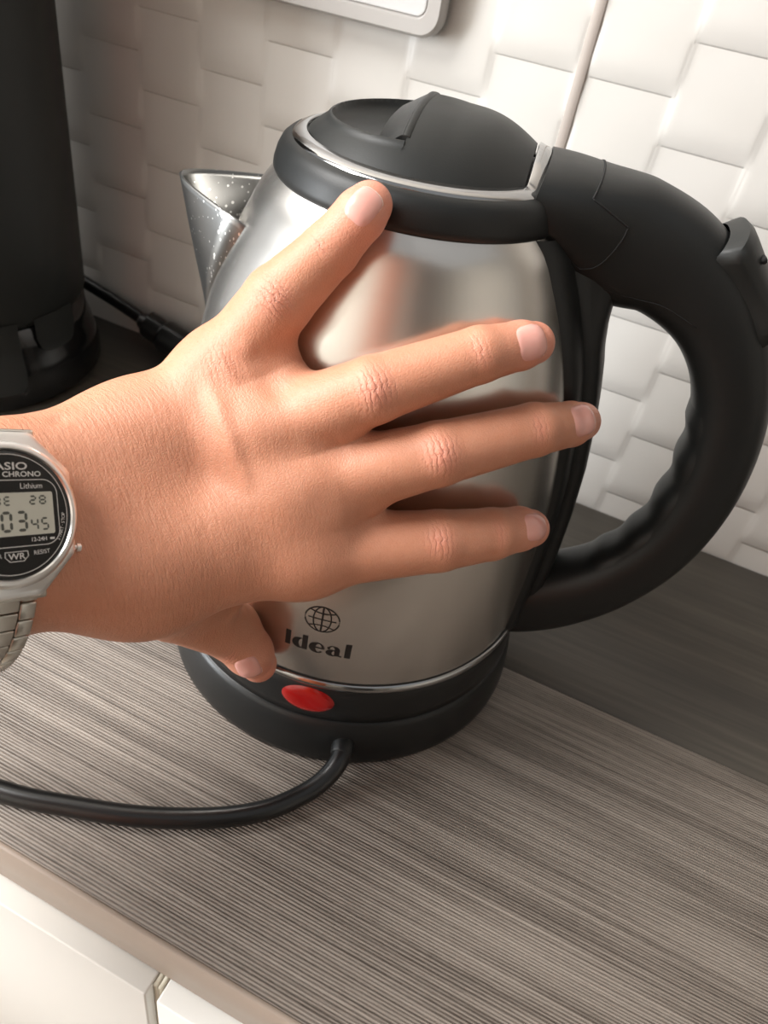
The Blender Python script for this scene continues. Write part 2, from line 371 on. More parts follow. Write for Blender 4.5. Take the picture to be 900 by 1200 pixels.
# polished ring round the lid: an arc closed by a chord on the handle side
def arch(t): return 210.6 + 7.3 * (1 - (t / 20.0) ** 2) if abs(t) < 20 else 210.6
def ring_path(rad, chord, rc, n=120):
    """closed outline (p,t) mm of a circle cut by the chord p = chord, corners rounded by rc."""
    pc = chord - rc; tc = math.sqrt((rad - rc) ** 2 - pc ** 2); a = math.atan2(tc, pc); P = []
    for i in range(n + 1):
        q = a + (2 * math.pi - 2 * a) * i / n; P.append((rad * math.cos(q), rad * math.sin(q)))
    for i in range(1, 9): q = 2 * math.pi - a + (a) * i / 8; P.append((pc + rc * math.cos(q), -tc + rc * math.sin(q)))
    for i in range(1, 24): s = -1 + 2 * i / 24; P.append((chord, s * tc))
    for i in range(0, 8): q = a * i / 8; P.append((pc + rc * math.cos(q), tc + rc * math.sin(q)))
    return P
def ring_z(p, t): return 210.7 if p < 24 else 210.7 + (arch(t) - 210.6) * min(1, (p - 24) / 8)
lo = []
for rad, chord, rc, dz in ((41.3, 35.8, 6.5, -1.6), (41.1, 35.6, 6.5, -.7), (40.4, 35.0, 6.0, -.1), (37.2, 31.6, 3.6, 1.2), (36.9, 31.3, 3.4, 1.0), (36.8, 31.2, 3.4, -1.5)):
    lo.append([pz(p, t, ring_z(p, t) + dz) for p, t in ring_path(rad, chord, rc)])
nR = len(lo[0]); obj('lid_ring', [v for l in lo for v in l], grid_faces(len(lo), nR, wrap=True), M['chrome'], kt, label='polished ring round the lid')

# lid with the half-round finger hollow and its upright grip
LR, LC = 36.3, 30.7
def dome0(p, t): return 210.6 + 13.5 * max(0, 1 - (math.hypot(p, t) / 37.2) ** 2.6)
def dome(p, t):
    if p <= 8: return dome0(p, t)
    q = (p - 8) / (LC - 8); k = t / math.sqrt(LR * LR - p * p)
    return dome0(8, k * math.sqrt(LR * LR - 64)) * (1 - q) + (arch(k * 19.0) + .3) * q + 1.9 * math.sin(math.pi * q) * (1 - k * k)
PX = -3.0; RR = 27.0
def lid_z(p, t, side):
    z = dome(p, t); q = math.hypot((p - PX) , t * .98) / RR
    if side == 'hollow':
        if q < 1: z -= 11.5 * (1 - q ** 3.0) ** .7
        z += .6 * math.exp(-((q - 1.03) / .028) ** 2)
    return z
ps = list(np.linspace(-LR, PX, 64)); V = []; NTT = 110
rows = [(p, 'hollow') for p in ps] + [(p, 'plain') for p in np.linspace(PX + .05, LC, 44)]
for p, side in rows:
    w = math.sqrt(max(1e-4, LR * LR - p * p))
    for j in range(NTT + 1):
        t = w * math.sin(math.pi / 2 * (2 * j / NTT - 1)); V.append(pz(p, t, lid_z(p, t, side)))
lid = obj('lid', V, grid_faces(len(rows), NTT + 1), M['lid'], kt, sharp=50)
# upright lip across the hollow
V = []; tt = np.linspace(-RR + .6, RR - .6, 40)
for t in tt:
    z = dome(PX, t)
    for p_, z_ in ((-4.2, -6), (-4.2, .1), (-3.9, .4), (-3.2, .5), (-2.4, .4), (-2.0, .1), (-1.9, -2)): V.append(pz(p_, t, z + z_))
obj('grip_lip', V, grid_faces(40, 7) + [tuple(range(7)), tuple(39 * 7 + i for i in range(7))], M['lid'], lid, sharp=60)
V = []; tt = np.linspace(-25.6, 25.6, 30)
for t in tt:
    z = dome(PX, t) + .2; e = 1 - .12 * max(0, (abs(t) - 22) / 3.6) ** 2
    for p_, z_ in ((-3.9, -.2), (-5.0, -.7), (-11.0 * e, -4.6), (-11.6 * e, -5.3), (-11.0 * e, -6.2), (-4.0, -5.0)): V.append(pz(p_, t, z + z_))
obj('grip_tab', V, grid_faces(30, 6) + [tuple(range(6)), tuple(29 * 6 + i for i in range(6))], M['black'], lid, sharp=50)

# handle: a loop in the vertical plane PHI;  (p, z, half depth, half width)
HS = [(33.8, 206.0, 11.6, 23.5), (45, 204.0, 13.8, 21.5), (62, 198.6, 18.6, 16.5), (80, 195.0, 16.6, 14.6), (98, 183.5, 14.0, 13.8), (111, 165.5, 12.4, 13.2), (118.5, 143, 12.2, 13), (120.5, 118, 12.2, 13), (116, 92, 12.4, 13), (103.8, 70, 13.8, 13.4), (88.5, 55.5, 15.6, 14.5), (74.5, 47.5, 16, 16), (62, 44, 16, 17.5)]
def handle_frames(n):
    P = spl(HS, n); T = np.gradient(P[:, :2], axis=0); T /= np.linalg.norm(T, axis=1)[:, None]
    return P, T
def sect(P, T, i, a, off=0.0, ex=2.5):
    c, s = math.cos(a), math.sin(a); p, z, h, w = P[i]; tx, tz = T[i]; nx, nz = -tz, tx        # normal points outward (up at the top)
    u = math.copysign(abs(c) ** (2 / ex), c) * (w + off); v = math.copysign(abs(s) ** (2 / ex), s) * (h + off)
    return pz(p + nx * v, u, z + nz * v)
P, T = handle_frames(10); K = 48
V = [sect(P, T, i, 2 * math.pi * k / K) for i in range(len(P)) for k in range(K)]
F = grid_faces(len(P), K, wrap=True) + [tuple(range(K)), tuple((len(P) - 1) * K + k for k in range(K))]
handle = obj('handle', V, F, M['black'], kt, sharp=60)
# wavy finger insert on the inside of the loop
V = []; i0, i1 = 52, 92; ks = 13
for i in range(i0, i1 + 1):
    s = (i - i0) / (i1 - i0); wave = 1.5 * (0.5 - 0.5 * math.cos(2 * math.pi * 5 * s)) * min(1, 6 * s, 6 * (1 - s))
    for k in range(ks):
        a = math.radians(-90 + 52 * (2 * k / (ks - 1) - 1)); e = math.sin(math.pi * k / (ks - 1)) ** .5
        V.append(sect(P, T, i, a, -.3 + e * (.5 + wave) * min(1, 8 * s, 8 * (1 - s))))
obj('grip_insert', V, grid_faces(i1 - i0 + 1, ks), M['black'], handle)
# release button on the back of the loop
V = []; i0, i1 = 32, 45; ks = 15; L_ = []
for i in range(i0, i1 + 1):
    s = (i - i0) / (i1 - i0); end = min(1, (s / .10) ** .5 if s < .1 else 1, ((1 - s) / .10) ** .5 if s > .9 else 1)
    dip = 2.0 * math.sin(math.pi * s) ** 2
    for k in range(ks):
        u = 2 * k / (ks - 1) - 1; a = math.radians(97 - 50 * u); e = (1 - abs(u) ** 6) ** .5
        V.append(sect(P, T, i, a, -1.0 + (7.2 - dip) * e * (.25 + .75 * end)))
btn = obj('release_button', V, grid_faces(i1 - i0 + 1, ks), M['lid'], handle, sharp=55)
for i in (36, 42):
    a = math.radians(90 + 22); c0 = np.array(sect(P, T, i, a, 5.0)); n_ = np.array(sect(P, T, i, a, 7.0)) - np.array(sect(P, T, i, a, 3.0)); n_ /= np.linalg.norm(n_)
    obj('slot', *tube([c0 - HT * .0018 - n_ * .0001, c0 - HT * .0006, c0 + HT * .0006, c0 + HT * .0018 - n_ * .0001], .0009, 10), M['crevice'], btn)
# parting lines moulded into the shoulder of the handle
def shoulder(i, deg, off=.02): return sect(P, T, 0, 0) * 0 + sect(P, T, i, math.radians(deg), off) if i == int(i) else sect(P, T, int(i), math.radians(deg), off) * (1 - i % 1) + sect(P, T, int(i) + 1, math.radians(deg), off) * (i % 1)
for line_, rad in (([(11.4, 60), (11.4, 80), (11.4, 100), (11.4, 120), (11.4, 135), (11.4, 146)], .00035), ([(11.4, 146), (13.5, 151), (16, 156.5), (18.6, 161)], .00028), ([(18.6, 161), (18.9, 172), (18.6, 184), (17.8, 196), (16.2, 206)], .00022), ([(16.2, 206), (14, 206), (13, 209), (10, 210), (6, 210), (3, 210)], .00022), ([(20, 214), (26, 212), (32, 205), (38, 196)], .00018)):
    q = spl([shoulder(*a) for a in line_], 6); obj('parting_line', *tube(q, rad, 6), M['crevice'], handle)
# back plate between handle and body
V = []; zz = np.linspace(43.5, 200, 60); uu = np.concatenate([np.linspace(-1, -.62, 9), np.linspace(-.58, .58, 17), np.linspace(.62, 1, 9)])
for z in zz:
    r = float(body_r(z)); wid = np.interp(z, [43, 100, 140, 170, 200], [22.5, 22.5, 24, 26.5, 26])
    for u in uu:
        t = u * wid; base = math.sqrt(max(r * r - t * t, 1))
        e = 3.2 * (1 - abs(u) ** 14) + ((4.6 + 15 * max(0, (z - 163) / 37) ** 2) * (1 - (abs(u) / .60) ** 8) ** .6 if abs(u) < .6 else 0)
        V.append(pz(base + e - .3, t, z))
obj('back_plate', V, grid_faces(len(zz), len(uu)), M['black'], kt, sharp=70)

# spout: folded sheet with a rounded keel
def body_pt(a, z): r = float(body_r(z)) - .4; return np.array([r * math.cos(math.radians(a)), r * math.sin(math.radians(a)), z])
SA = 191.0; TIP = np.array([86.0 * math.cos(math.radians(SA)), 86.0 * math.sin(math.radians(SA)), 187.6]); KEEL = body_pt(SA, 139.0)
V = []; ns, nt = 28, 25; IN = []
for si in range(ns):
    s = si / (ns - 1); half = 31.0 * (1 - s) ** .62; zr = 185 + (139.0 - 185) * s - 2 * math.sin(math.pi * s)
    Nn = body_pt(SA + half, zr); Ff = body_pt(SA - half, zr); Kk = TIP + (KEEL - TIP) * s
    out = (Kk - (Nn + Ff) / 2); Q = Kk + out * .10
    for ti in range(nt):
        t = ti / (nt - 1); w = 3.2
        b0, b1, b2 = (1 - t) ** 2, 2 * t * (1 - t) * w, t * t
        V.append((b0 * Nn + b1 * Q + b2 * Ff) / (b0 + b1 + b2) * MM)
sp = obj('spout', V, grid_faces(ns, nt), M['shaded_spout_steel'], kt)
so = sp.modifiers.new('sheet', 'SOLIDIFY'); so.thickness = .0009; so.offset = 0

# ------------------------------------------------------------------ print and lamp on the kettle
def on_body(x, z, az0, off=.00012):
    """x mm along the wall of the body from azimuth az0 (degrees), z mm up."""
    r = float(body_r(z)) ; a = math.radians(az0) + x / r; r += off / MM
    return (r * math.cos(a) * MM, r * math.sin(a) * MM, z * MM)
def band2d(inner, outer):
    n = len(inner); V = []
    for a, b in zip(inner, outer): V += [a, ((a[0] + b[0]) / 2, (a[1] + b[1]) / 2), b]
    return V, [(i * 3 + k, i * 3 + k + 1, i * 3 + k + 4, i * 3 + k + 3) for i in range(n - 1) for k in range(2)]
def arc(cx, cy, rx, ry, a0, a1, n=40):
    return [(cx + rx * math.cos(math.radians(a0 + (a1 - a0) * i / n)), cy + ry * math.sin(math.radians(a0 + (a1 - a0) * i / n))) for i in range(n + 1)]
def rect2d(x0, x1, y0, y1): return band2d([(x0, y0 + (y1 - y0) * i / 6) for i in range(7)], [(x1, y0 + (y1 - y0) * i / 6) for i in range(7)])
GL = []
def stroke(pts, w):
    L = []; R_ = []
    for i, (x, y) in enumerate(pts):
        x0, y0 = pts[max(i - 1, 0)]; x1, y1 = pts[min(i + 1, len(pts) - 1)]; d = math.hypot(x1 - x0, y1 - y0) or 1; nx, ny = -(y1 - y0) / d * w / 2, (x1 - x0) / d * w / 2
        L.append((x + nx, y + ny)); R_.append((x - nx, y - ny))
    GL.append(band2d(L, R_))
# globe
g = 6.0
stroke(arc(0, 0, g, g, 7, 173, 60), .5); stroke(arc(0, 0, g, g, 187, 353, 60), .5)
stroke(arc(0, 0, g, g, -2, 2, 4), .35); stroke(arc(0, 0, g, g, 178, 182, 4), .35)
stroke([(0, -g + 12 * i / 20) for i in range(21)], .62)
stroke(arc(0, 0, 3.1, g, -88, 88, 30), .46); stroke(arc(0, 0, 3.1, g, 92, 268, 30), .46)
stroke([(-4.9 + 9.8 * i / 20, 0) for i in range(21)], .42)
for s in (1, -1): stroke([(-4.5 + 9 * i / 20, s * (3.9 - 1.0 * (1 - ((-4.5 + 9 * i / 20) / 4.5) ** 2))) for i in range(21)], .42)
V, F = join(*[([(x, y, 0) for x, y in v], f) for v, f in GL])
obj('emblem', [on_body(x, 77.4 + y, -76.6) for x, y, _ in V], F, M['ink'], kt, smooth=False, label='black printed globe')
# heavy high-contrast lettering
def letters():
    P = []
    def cres(cx, cy, rx, ry, ix, irx, iry, a0=0, a1=360): P.append(band2d(arc(cx, cy, rx, ry, a0, a1, 48), arc(cx + ix, cy, irx, iry, a0, a1, 48)))
    P.append(rect2d(0, 1.75, 0, 7.0))                                   # I
    cres(4.9, 2.45, 2.55, 2.55, .62, .95, 2.15); P.append(rect2d(5.75, 7.55, 0, 7.0))        # d
    cres(10.7, 2.45, 2.6, 2.55, .6, 1.0, 2.15, 20, 318); P.append(rect2d(10.0, 13.1, 2.3, 2.75)); P.append(band2d(arc(10.7, 2.45, 2.6, 2.55, -1, 22, 8), arc(11.3, 2.45, 1.0, 2.15, -1, 22, 8)))   # e
    cres(15.9, 1.45, 2.15, 1.55, .5, .65, 1.1); P.append(rect2d(16.6, 18.3, .2, 3.3))        # a
    P.append(band2d(arc(16.2, 3.2, 2.1, 1.75, -4, 165, 30), arc(15.75, 3.2, .85, 1.4, -4, 165, 30))); P.append(rect2d(18.2, 19.1, 0, .45)); P.append(band2d(arc(14.6, 3.6, .55, .5, 0, 360, 20), arc(14.6, 3.6, .02, .02, 0, 360, 20)))
    P.append(rect2d(19.9, 21.9, 0, 7.0))                                # l
    return join(*[([(x, y, 0) for x, y in v], f) for v, f in P])
V, F = letters()
obj('lettering', [on_body((x - 11.0) * 1.09 , 60.0 + y * 1.05, -76.7) for x, y, _ in V], F, M['ink'], kt, smooth=False, label='black printed brand word')
# red lamp window
V = []; nr, na = 8, 40
for i in range(nr + 1):
    q = i / nr
    for k in range(na):
        a = 2 * math.pi * k / na; x = 10.2 * q * math.cos(a); z = 33.6 + 6.4 * q * math.sin(a); r = np.interp(z, [24, 28.5, 36, 40, 41.2], [74.8, 74.7, 74.2, 73.6, 72.8]) + .1 + .9 * (1 - q ** 4) ** .5
        t = math.radians(-77.2) + x / 74; V.append((r * math.cos(t) * MM, r * math.sin(t) * MM, z * MM))
obj('indicator_lamp', V, grid_faces(nr + 1, na, wrap=True), M['red'], kt, label='red oval lamp window')

# ---- hand: a signed distance built from round cones, meshed by surface nets (mm) ----
FINGERS = {
 'little': [(-24.9,-71.7,156.1,10.8),(-11.7,-65.1,180.9,9.3),(-2,-56.9,195.5,7.3),(3.7,-53.9,205,6.5),(4.5,-51.1,207,5.8)],
 'ring': [(-8.8,-77.8,146.4,11.5),(20.1,-68,167.2,9),(41.5,-50.5,178,7.5),(49.7,-40.3,179.5,6.6),(52.2,-35.6,179.2,5.9)],
 'middle': [(6.1,-80.5,134.8,12),(40.1,-63.5,152.4,9),(60.4,-40.8,156.5,7.8),(68.7,-24.7,153.3,6.8),(71.2,-15.5,150.4,6.1)],
 'index': [(13.3,-85.5,118.6,11.6),(46.8,-65.1,124.5,9.2),(59.5,-52,123.9,8),(66.2,-41.7,121.8,7),(69.1,-36,119.3,6.2)],
 'thumb': [(-32,-116.8,114.7,16),(-21.2,-99.9,91.2,13),(-11,-83.6,66.9,10.2),(-3.9,-82.3,58.2,8.4),(-0.9,-80.5,51.7,6.5)],
}
CARPUS = [(-37.4,-92,136.2,16),(-24.7,-109.8,115.6,18.9)]
ARM = [[CARPUS[0],*[(-51.1,-127,139.6,16.6),(-83.6,-169.3,134.9,25)]],
       [CARPUS[1],*[(-41.8,-139,127,17.2),(-66.3,-185.7,122.2,26)]]]
_m=lambda a,b,r: tuple((a[i]+b[i])/2 for i in range(3))+(r,)
ARM.append([_m(CARPUS[0],CARPUS[1],16.2),_m(ARM[0][1],ARM[1][1],16.4),_m(ARM[0][2],ARM[1][2],26.)])
for c in ARM: c.append(tuple(c[2][i]+(c[2][i]-c[1][i])*(1.3 if i<3 else .25) for i in range(4)))
WEBS = [[(-13.4,-71.4,157.1,7),(-6.6,-67.9,163.5,5)],
        [(8.7,-74.2,148.4,6.5),(14.5,-71.1,152.3,4.2)],
        [(18.5,-79,132.9,7.5),(24.3,-73.7,134.6,4.5)],
        [(-17.4,-100.5,98.5,12),(-10.2,-89.8,91.2,7)]]
PALM = [(CARPUS[0],FINGERS['little'][0]),(CARPUS[0],FINGERS['ring'][0]),(CARPUS[1],FINGERS['middle'][0]),
        (CARPUS[1],FINGERS['index'][0]),(FINGERS['little'][0],FINGERS['ring'][0]),
        (FINGERS['ring'][0],FINGERS['middle'][0]),(FINGERS['middle'][0],FINGERS['index'][0]),(CARPUS[0],CARPUS[1])]
def rcone(P, a, b):
    a_=np.array(a[:3]); b_=np.array(b[:3]); ra=a[3]; rb=b[3]
    ba=b_-a_; L=float(ba@ba)
    t=np.clip(((P-a_)@ba)/L,0,1)
    q=P-a_-t[:,None]*ba
    return np.sqrt((q*q).sum(1))-(ra+(rb-ra)*t)
def smin(a,b,k):
    h=np.clip(.5+.5*(b-a)/k,0,1)
    return b+(a-b)*h-k*h*(1-h)
def chain(P, pts, k):
    d=rcone(P,pts[0],pts[1])
    for i in range(1,len(pts)-1): d=smin(d,rcone(P,pts[i],pts[i+1]),k)
    return d
def hand_sdf(P):
    d=None
    for a,b in PALM:
        e=rcone(P,a,b); d=e if d is None else smin(d,e,10.0)
    for c in ARM: d=smin(d,chain(P,c,3.0),10.0)
    f=None
    for n,c in FINGERS.items():
        if n=='thumb': continue
        e=chain(P,c,1.2); f=e if f is None else np.minimum(f,e)
    d=smin(d,f,6.0)
    for w in WEBS[:3]: d=smin(d,rcone(P,w[0],w[1]),8.0)
    d=smin(d,chain(P,FINGERS['thumb'],1.5),6.0)
    return smin(d,rcone(P,WEBS[3][0],WEBS[3][1]),6.0)

def hand_mesh(h=0.8):
    lo = np.array([-212., -300., 34.]); hi = np.array([86., 2., 226.])
    cs = 5; H = h * cs; nc = np.ceil((hi - lo) / H).astype(int); N = nc * cs + 1
    gx = [lo[i] + H * (np.arange(nc[i]) + .5) for i in range(3)]
    Pc = np.stack(np.meshgrid(*gx, indexing='ij'), -1).reshape(-1, 3)
    dc = hand_sdf(Pc).reshape(nc)
    act = np.abs(dc) < H * 1.15
    D = np.repeat(np.repeat(np.repeat(np.where(dc > 0, 9., -9.).astype(np.float32), cs, 0), cs, 1), cs, 2)
    D = np.pad(D, ((0, 1), (0, 1), (0, 1)), mode='edge')
    need = np.zeros(N, bool); b = np.argwhere(act) * cs
    for i in range(cs + 1):
        for j in range(cs + 1):
            for k in range(cs + 1): need[b[:, 0] + i, b[:, 1] + j, b[:, 2] + k] = True
    ix = np.argwhere(need); vals = np.empty(len(ix), np.float32)
    for s in range(0, len(ix), 400000): vals[s:s + 400000] = hand_sdf(lo + h * ix[s:s + 400000])
    D[need] = vals
    sgn = D < 0
    c = np.zeros(np.array(N) - 1, np.int8)
    sl = lambda o, n: slice(o, o + n - 1)
    for i in (0, 1):
        for j in (0, 1):
            for k in (0, 1): c += sgn[sl(i, N[0]), sl(j, N[1]), sl(k, N[2])]
    cell = np.argwhere((c > 0) & (c < 8))
    idm = np.full(np.array(N) - 1, -1, np.int32); idm[tuple(cell.T)] = np.arange(len(cell))
    acc = np.zeros((len(cell), 3)); cnt = np.zeros(len(cell))
    off = [np.array(o) for o in ((0,0,0),(1,0,0),(0,1,0),(1,1,0),(0,0,1),(1,0,1),(0,1,1),(1,1,1))]
    for a in range(8):
        for bb in range(a + 1, 8):
            if np.abs(off[a] - off[bb]).sum() != 1: continue
            da = D[tuple((cell + off[a]).T)]; db = D[tuple((cell + off[bb]).T)]; m = (da < 0) != (db < 0)
            t = np.where(m, da / np.where(m, da - db, 1), 0)
            acc[m] += (off[a] + t[:, None] * (off[bb] - off[a]))[m]; cnt[m] += 1
    V = lo + h * (cell + acc / cnt[:, None]); F = []
    for ax in range(3):
        u, v = [(1, 2), (2, 0), (0, 1)][ax]
        A = sgn; B = np.roll(sgn, -1, ax); cr = A != B; cr[tuple([slice(None)] * ax + [-1])] = False
        e = np.argwhere(cr); e = e[(e[:, u] > 0) & (e[:, v] > 0) & (e[:, u] < N[u] - 1) & (e[:, v] < N[v] - 1)]
        du = np.zeros(3, int); du[u] = 1; dv = np.zeros(3, int); dv[v] = 1
        q = np.stack([idm[tuple((e - du - dv).T)], idm[tuple((e - dv).T)], idm[tuple(e.T)], idm[tuple((e - du).T)]], 1)
        fl = ~A[tuple(e.T)]; q[fl] = q[fl][:, ::-1]; F.append(q)
    F = np.vstack(F); F = F[(F >= 0).all(1)]
    for _ in range(2):
        g = grad(V); V = V - g * hand_sdf(V)[:, None]
    return V, F
def grad(P, e=.25):
    g = np.stack([hand_sdf(P + np.array(x) * e) - hand_sdf(P - np.array(x) * e) for x in ((1, 0, 0), (0, 1, 0), (0, 0, 1))], 1)
    return g / (np.linalg.norm(g, axis=1)[:, None] + 1e-9)
def see(u, v, off=0.0):
    """point of the skin met by the line of sight through a pixel (used to lay out creases and nails in mm)."""
    d = AX * ((u - 450) / 874.586) + AY * ((v - 600) / 874.586) + AZ; d = np.array(d.normalized()); o = np.array(CAMP) * 1000; t = 120.0
    for _ in range(120):
        s = hand_sdf((o + d * t)[None])[0] - off
        if s < .02: break
        t += s * .9
    return o + d * t
HV, HF = hand_mesh(0.8)
HN = grad(HV)
# --- relief of the skin: folds, knuckle creases
def poly_dist(P, pts):
    best = np.full(len(P), 1e9); par = np.zeros(len(P))
    for i in range(len(pts) - 1):
        a = pts[i]; ba = pts[i + 1] - a; t = np.clip(((P - a) @ ba) / (ba @ ba), 0, 1); d = np.sqrt((((P - a) - t[:, None] * ba) ** 2).sum(1))
        m = d < best; best[m] = d[m]; par[m] = (i + t[m]) / (len(pts) - 1)
    return best, par
disp = np.zeros(len(HV)); seen = HN @ (np.array(CAMP) * 1000 - HV.mean(0)) > -1e9
FOLDS = [([(232, 432), (252, 470), (272, 510), (288, 550), (296, 580)], 1.5, 2.0), ([(262, 470), (276, 505), (292, 545), (306, 580)], -.7, 1.6), ([(222, 440), (240, 480), (258, 525)], -.35, 1.6),
         ([(250, 410), (268, 435), (284, 452)], .5, 1.5), ([(268, 402), (290, 432), (312, 446)], .45, 1.4), ([(282, 396), (300, 420)], .35, 1.2), ([(62, 486), (76, 500)], -.6, 1.5),
         ([(250, 520), (310, 505), (370, 500), (420, 488)], .7, 4.5), ([(300, 572), (370, 552), (440, 545), (490, 536)], .8, 4.5), ([(300, 540), (360, 525), (405, 516)], -.6, 4.0), ([(310, 470), (335, 448)], -.5, 4.0),
         ([(300, 640), (380, 646), (460, 640)], .5, 5.0)]
for px, amp, sig in FOLDS:
    pts = [see(u, v) for u, v in px]; d, par = poly_dist(HV, pts); fade = np.sin(np.pi * np.clip(par, 0, 1)) ** 1.2
    disp += amp * np.exp(-(d / sig) ** 2 / 2) * fade
# knuckles: centre px, second px along the finger, half length along, half length across, strength
KN = [(440, 456, 470, 446, 4.6, 5.2, 1.0), (564, 411, 590, 404, 2.3, 4.6, .55), (518, 532, 548, 524, 4.4, 5.2, 1.0), (634, 502, 660, 496, 2.6, 4.4, .6), (517, 634, 548, 630, 3.8, 4.6, .8), (588, 624, 608, 620, 2.0, 4.2, .5),
      (322, 350, 340, 330, 4.2, 4.4, .8), (374, 288, 390, 272, 1.6, 3.4, .5), (268, 772, 284, 780, 2.2, 5.0, .6), (258, 425, 285, 415, 5.5, 6.0, .35)]
kuv = np.zeros((len(HV), 3)); kmask = np.zeros(len(HV))
for u, v, u2, v2, la, lb, st in KN:
    c = see(u, v); ax = see(u2, v2) - c; ax /= np.linalg.norm(ax); nn = grad(c[None])[0]; ax -= nn * (ax @ nn); ax /= np.linalg.norm(ax); by = np.cross(nn, ax)
    q = HV - c; a = q @ ax; b = q @ by; n_ = q @ nn; w = np.exp(-(a / la) ** 2 - (b / lb) ** 2 - (n_ / 4) ** 2) * st
    m = w > kmask; kmask[m] = w[m]; kuv[m] = np.stack([a, b, n_], 1)[m]
    disp += (.45 if la > 3 else .12) * st * np.exp(-(a / (la * .8)) ** 2 - (b / (lb * .8)) ** 2 - (n_ / 4) ** 2)
HV2 = HV + HN * disp[:, None]
tint = np.zeros(len(HV))
for n_, c in FINGERS.items():
    d = np.linalg.norm(HV - np.array(c[-1][:3]), axis=1); tint = np.maximum(tint, np.exp(-(d / 12) ** 2) * .9)
tint = np.maximum(tint, kmask * .75)
adir = np.array(CARPUS[0][:3]) - np.array(ARM[0][1][:3]); adir /= np.linalg.norm(adir)
ud = np.cross(adir, np.cross(np.array([0, 0, 1.0]), adir)); ud /= np.linalg.norm(ud); wd = np.cross(adir, ud)
def skin():
    m = mat('skin', S(205, 150, 120), .46); t = NT(m); b = t.b
    at = lambda n: t.n('ShaderNodeAttribute', attribute_name=n)
    tc = t.n('ShaderNodeTexCoord'); sk = at('skin_frame').outputs['Vector']
    mp = t.n('ShaderNodeMapping'); t.l(sk, mp.inputs['Vector']); mp.inputs['Scale'].default_value = (1.25, .24, .24)
    lines = t.noise(mp.outputs[0], 1.0, 3, .55, .6)
    mp2 = t.n('ShaderNodeMapping'); t.l(sk, mp2.inputs['Vector']); mp2.inputs['Scale'].default_value = (.5, .5, .5); mp2.inputs['Rotation'].default_value = (0, .5, .6)
    vor = t.n('ShaderNodeTexVoronoi', feature='DISTANCE_TO_EDGE'); vor.inputs['Scale'].default_value = 2.2; t.l(mp2.outputs[0], vor.inputs['Vector'])
    cell = t.math('MULTIPLY', t.math('MINIMUM', vor.outputs['Distance'], .18), 2.5)
    mott = t.noise(sk, .12, 4); mott2 = t.noise(sk, .5, 3)
    # creases over the knuckles
    kv = t.n('ShaderNodeSeparateXYZ'); t.l(at('knuckle').outputs['Vector'], kv.inputs[0]); km = at('knuckle_mask').outputs['Fac']
    wob = t.noise(at('knuckle').outputs['Vector'], .45, 3)
    bow = t.math('MULTIPLY', t.math('MULTIPLY', kv.outputs[1], kv.outputs[1]), .03)
    ph = t.math('ADD', t.math('MULTIPLY', kv.outputs[0], 1.9), t.math('ADD', t.math('MULTIPLY', wob, 5.2), bow))
    cr = t.math('POWER', t.math('ABSOLUTE', t.math('SINE', ph)), .45)
    wob2 = t.noise(at('knuckle').outputs['Vector'], .7, 2)
    ph2 = t.math('ADD', t.math('MULTIPLY', kv.outputs[1], 1.0), t.math('MULTIPLY', wob2, 6.0)); cr2 = t.math('POWER', t.math('ABSOLUTE', t.math('SINE', ph2)), .35)
    groove = t.math('ADD', t.math('MULTIPLY', t.math('SUBTRACT', 1.0, cr), 1.0), t.math('MULTIPLY', t.math('SUBTRACT', 1.0, cr2), .35))
    gm = t.math('MULTIPLY', groove, km)
    h = t.math('ADD', t.math('MULTIPLY', lines, t.math('MULTIPLY_ADD', at('arm_mask').outputs['Fac'], .34, .05)), t.math('MULTIPLY', cell, .10))
    h = t.math('SUBTRACT', h, t.math('MULTIPLY', gm, .42))
    t.bump(h, .8, .0011)
    tint = at('tint').outputs['Fac']
    base = t.mix(mott, S(195, 135, 106), S(208, 151, 124))
    base = t.mix(t.math('MULTIPLY', mott2, .35), base, S(180, 112, 79))
    base = t.mix(t.math('MULTIPLY', tint, .8), base, S(222, 146, 126))
    base = t.mix(t.math('MULTIPLY', gm, .26, clamp=True), base, S(150, 82, 62))
    t.l(base, b.inputs['Base Color'])
    b.inputs['Subsurface Weight'].default_value = .18; b.inputs['Subsurface Radius'].default_value = (1.0, .35, .2); b.inputs['Subsurface Scale'].default_value = .0022
    b.inputs['Specular IOR Level'].default_value = .42
    return m
M['skin'] = skin()
hd = thing('hand', "person's left hand and forearm, fingers spread on the steel kettle, watch at the wrist", 'hand', tuple((np.array(CARPUS[0][:3]) * MM).tolist()))
ho = obj('skin', HV2 * MM, HF, M['skin'], hd)
me = ho.data
def fattr(n, a): at = me.attributes.new(n, 'FLOAT', 'POINT'); at.data.foreach_set('value', np.asarray(a, np.float32))
def vattr(n, a): at = me.attributes.new(n, 'FLOAT_VECTOR', 'POINT'); at.data.foreach_set('vector', np.asarray(a, np.float32).ravel())
fattr('tint', tint); fattr('knuckle_mask', kmask); vattr('knuckle', kuv)
vattr('skin_frame', np.stack([HV @ adir, HV @ ud, HV @ wd], 1))
mcp = np.array([FINGERS[k][0][:3] for k in ('little', 'ring', 'middle', 'index')]).mean(0)
fattr('arm_mask', 1 / (1 + np.exp(((HV - mcp) @ adir + 14) / 7.0)))
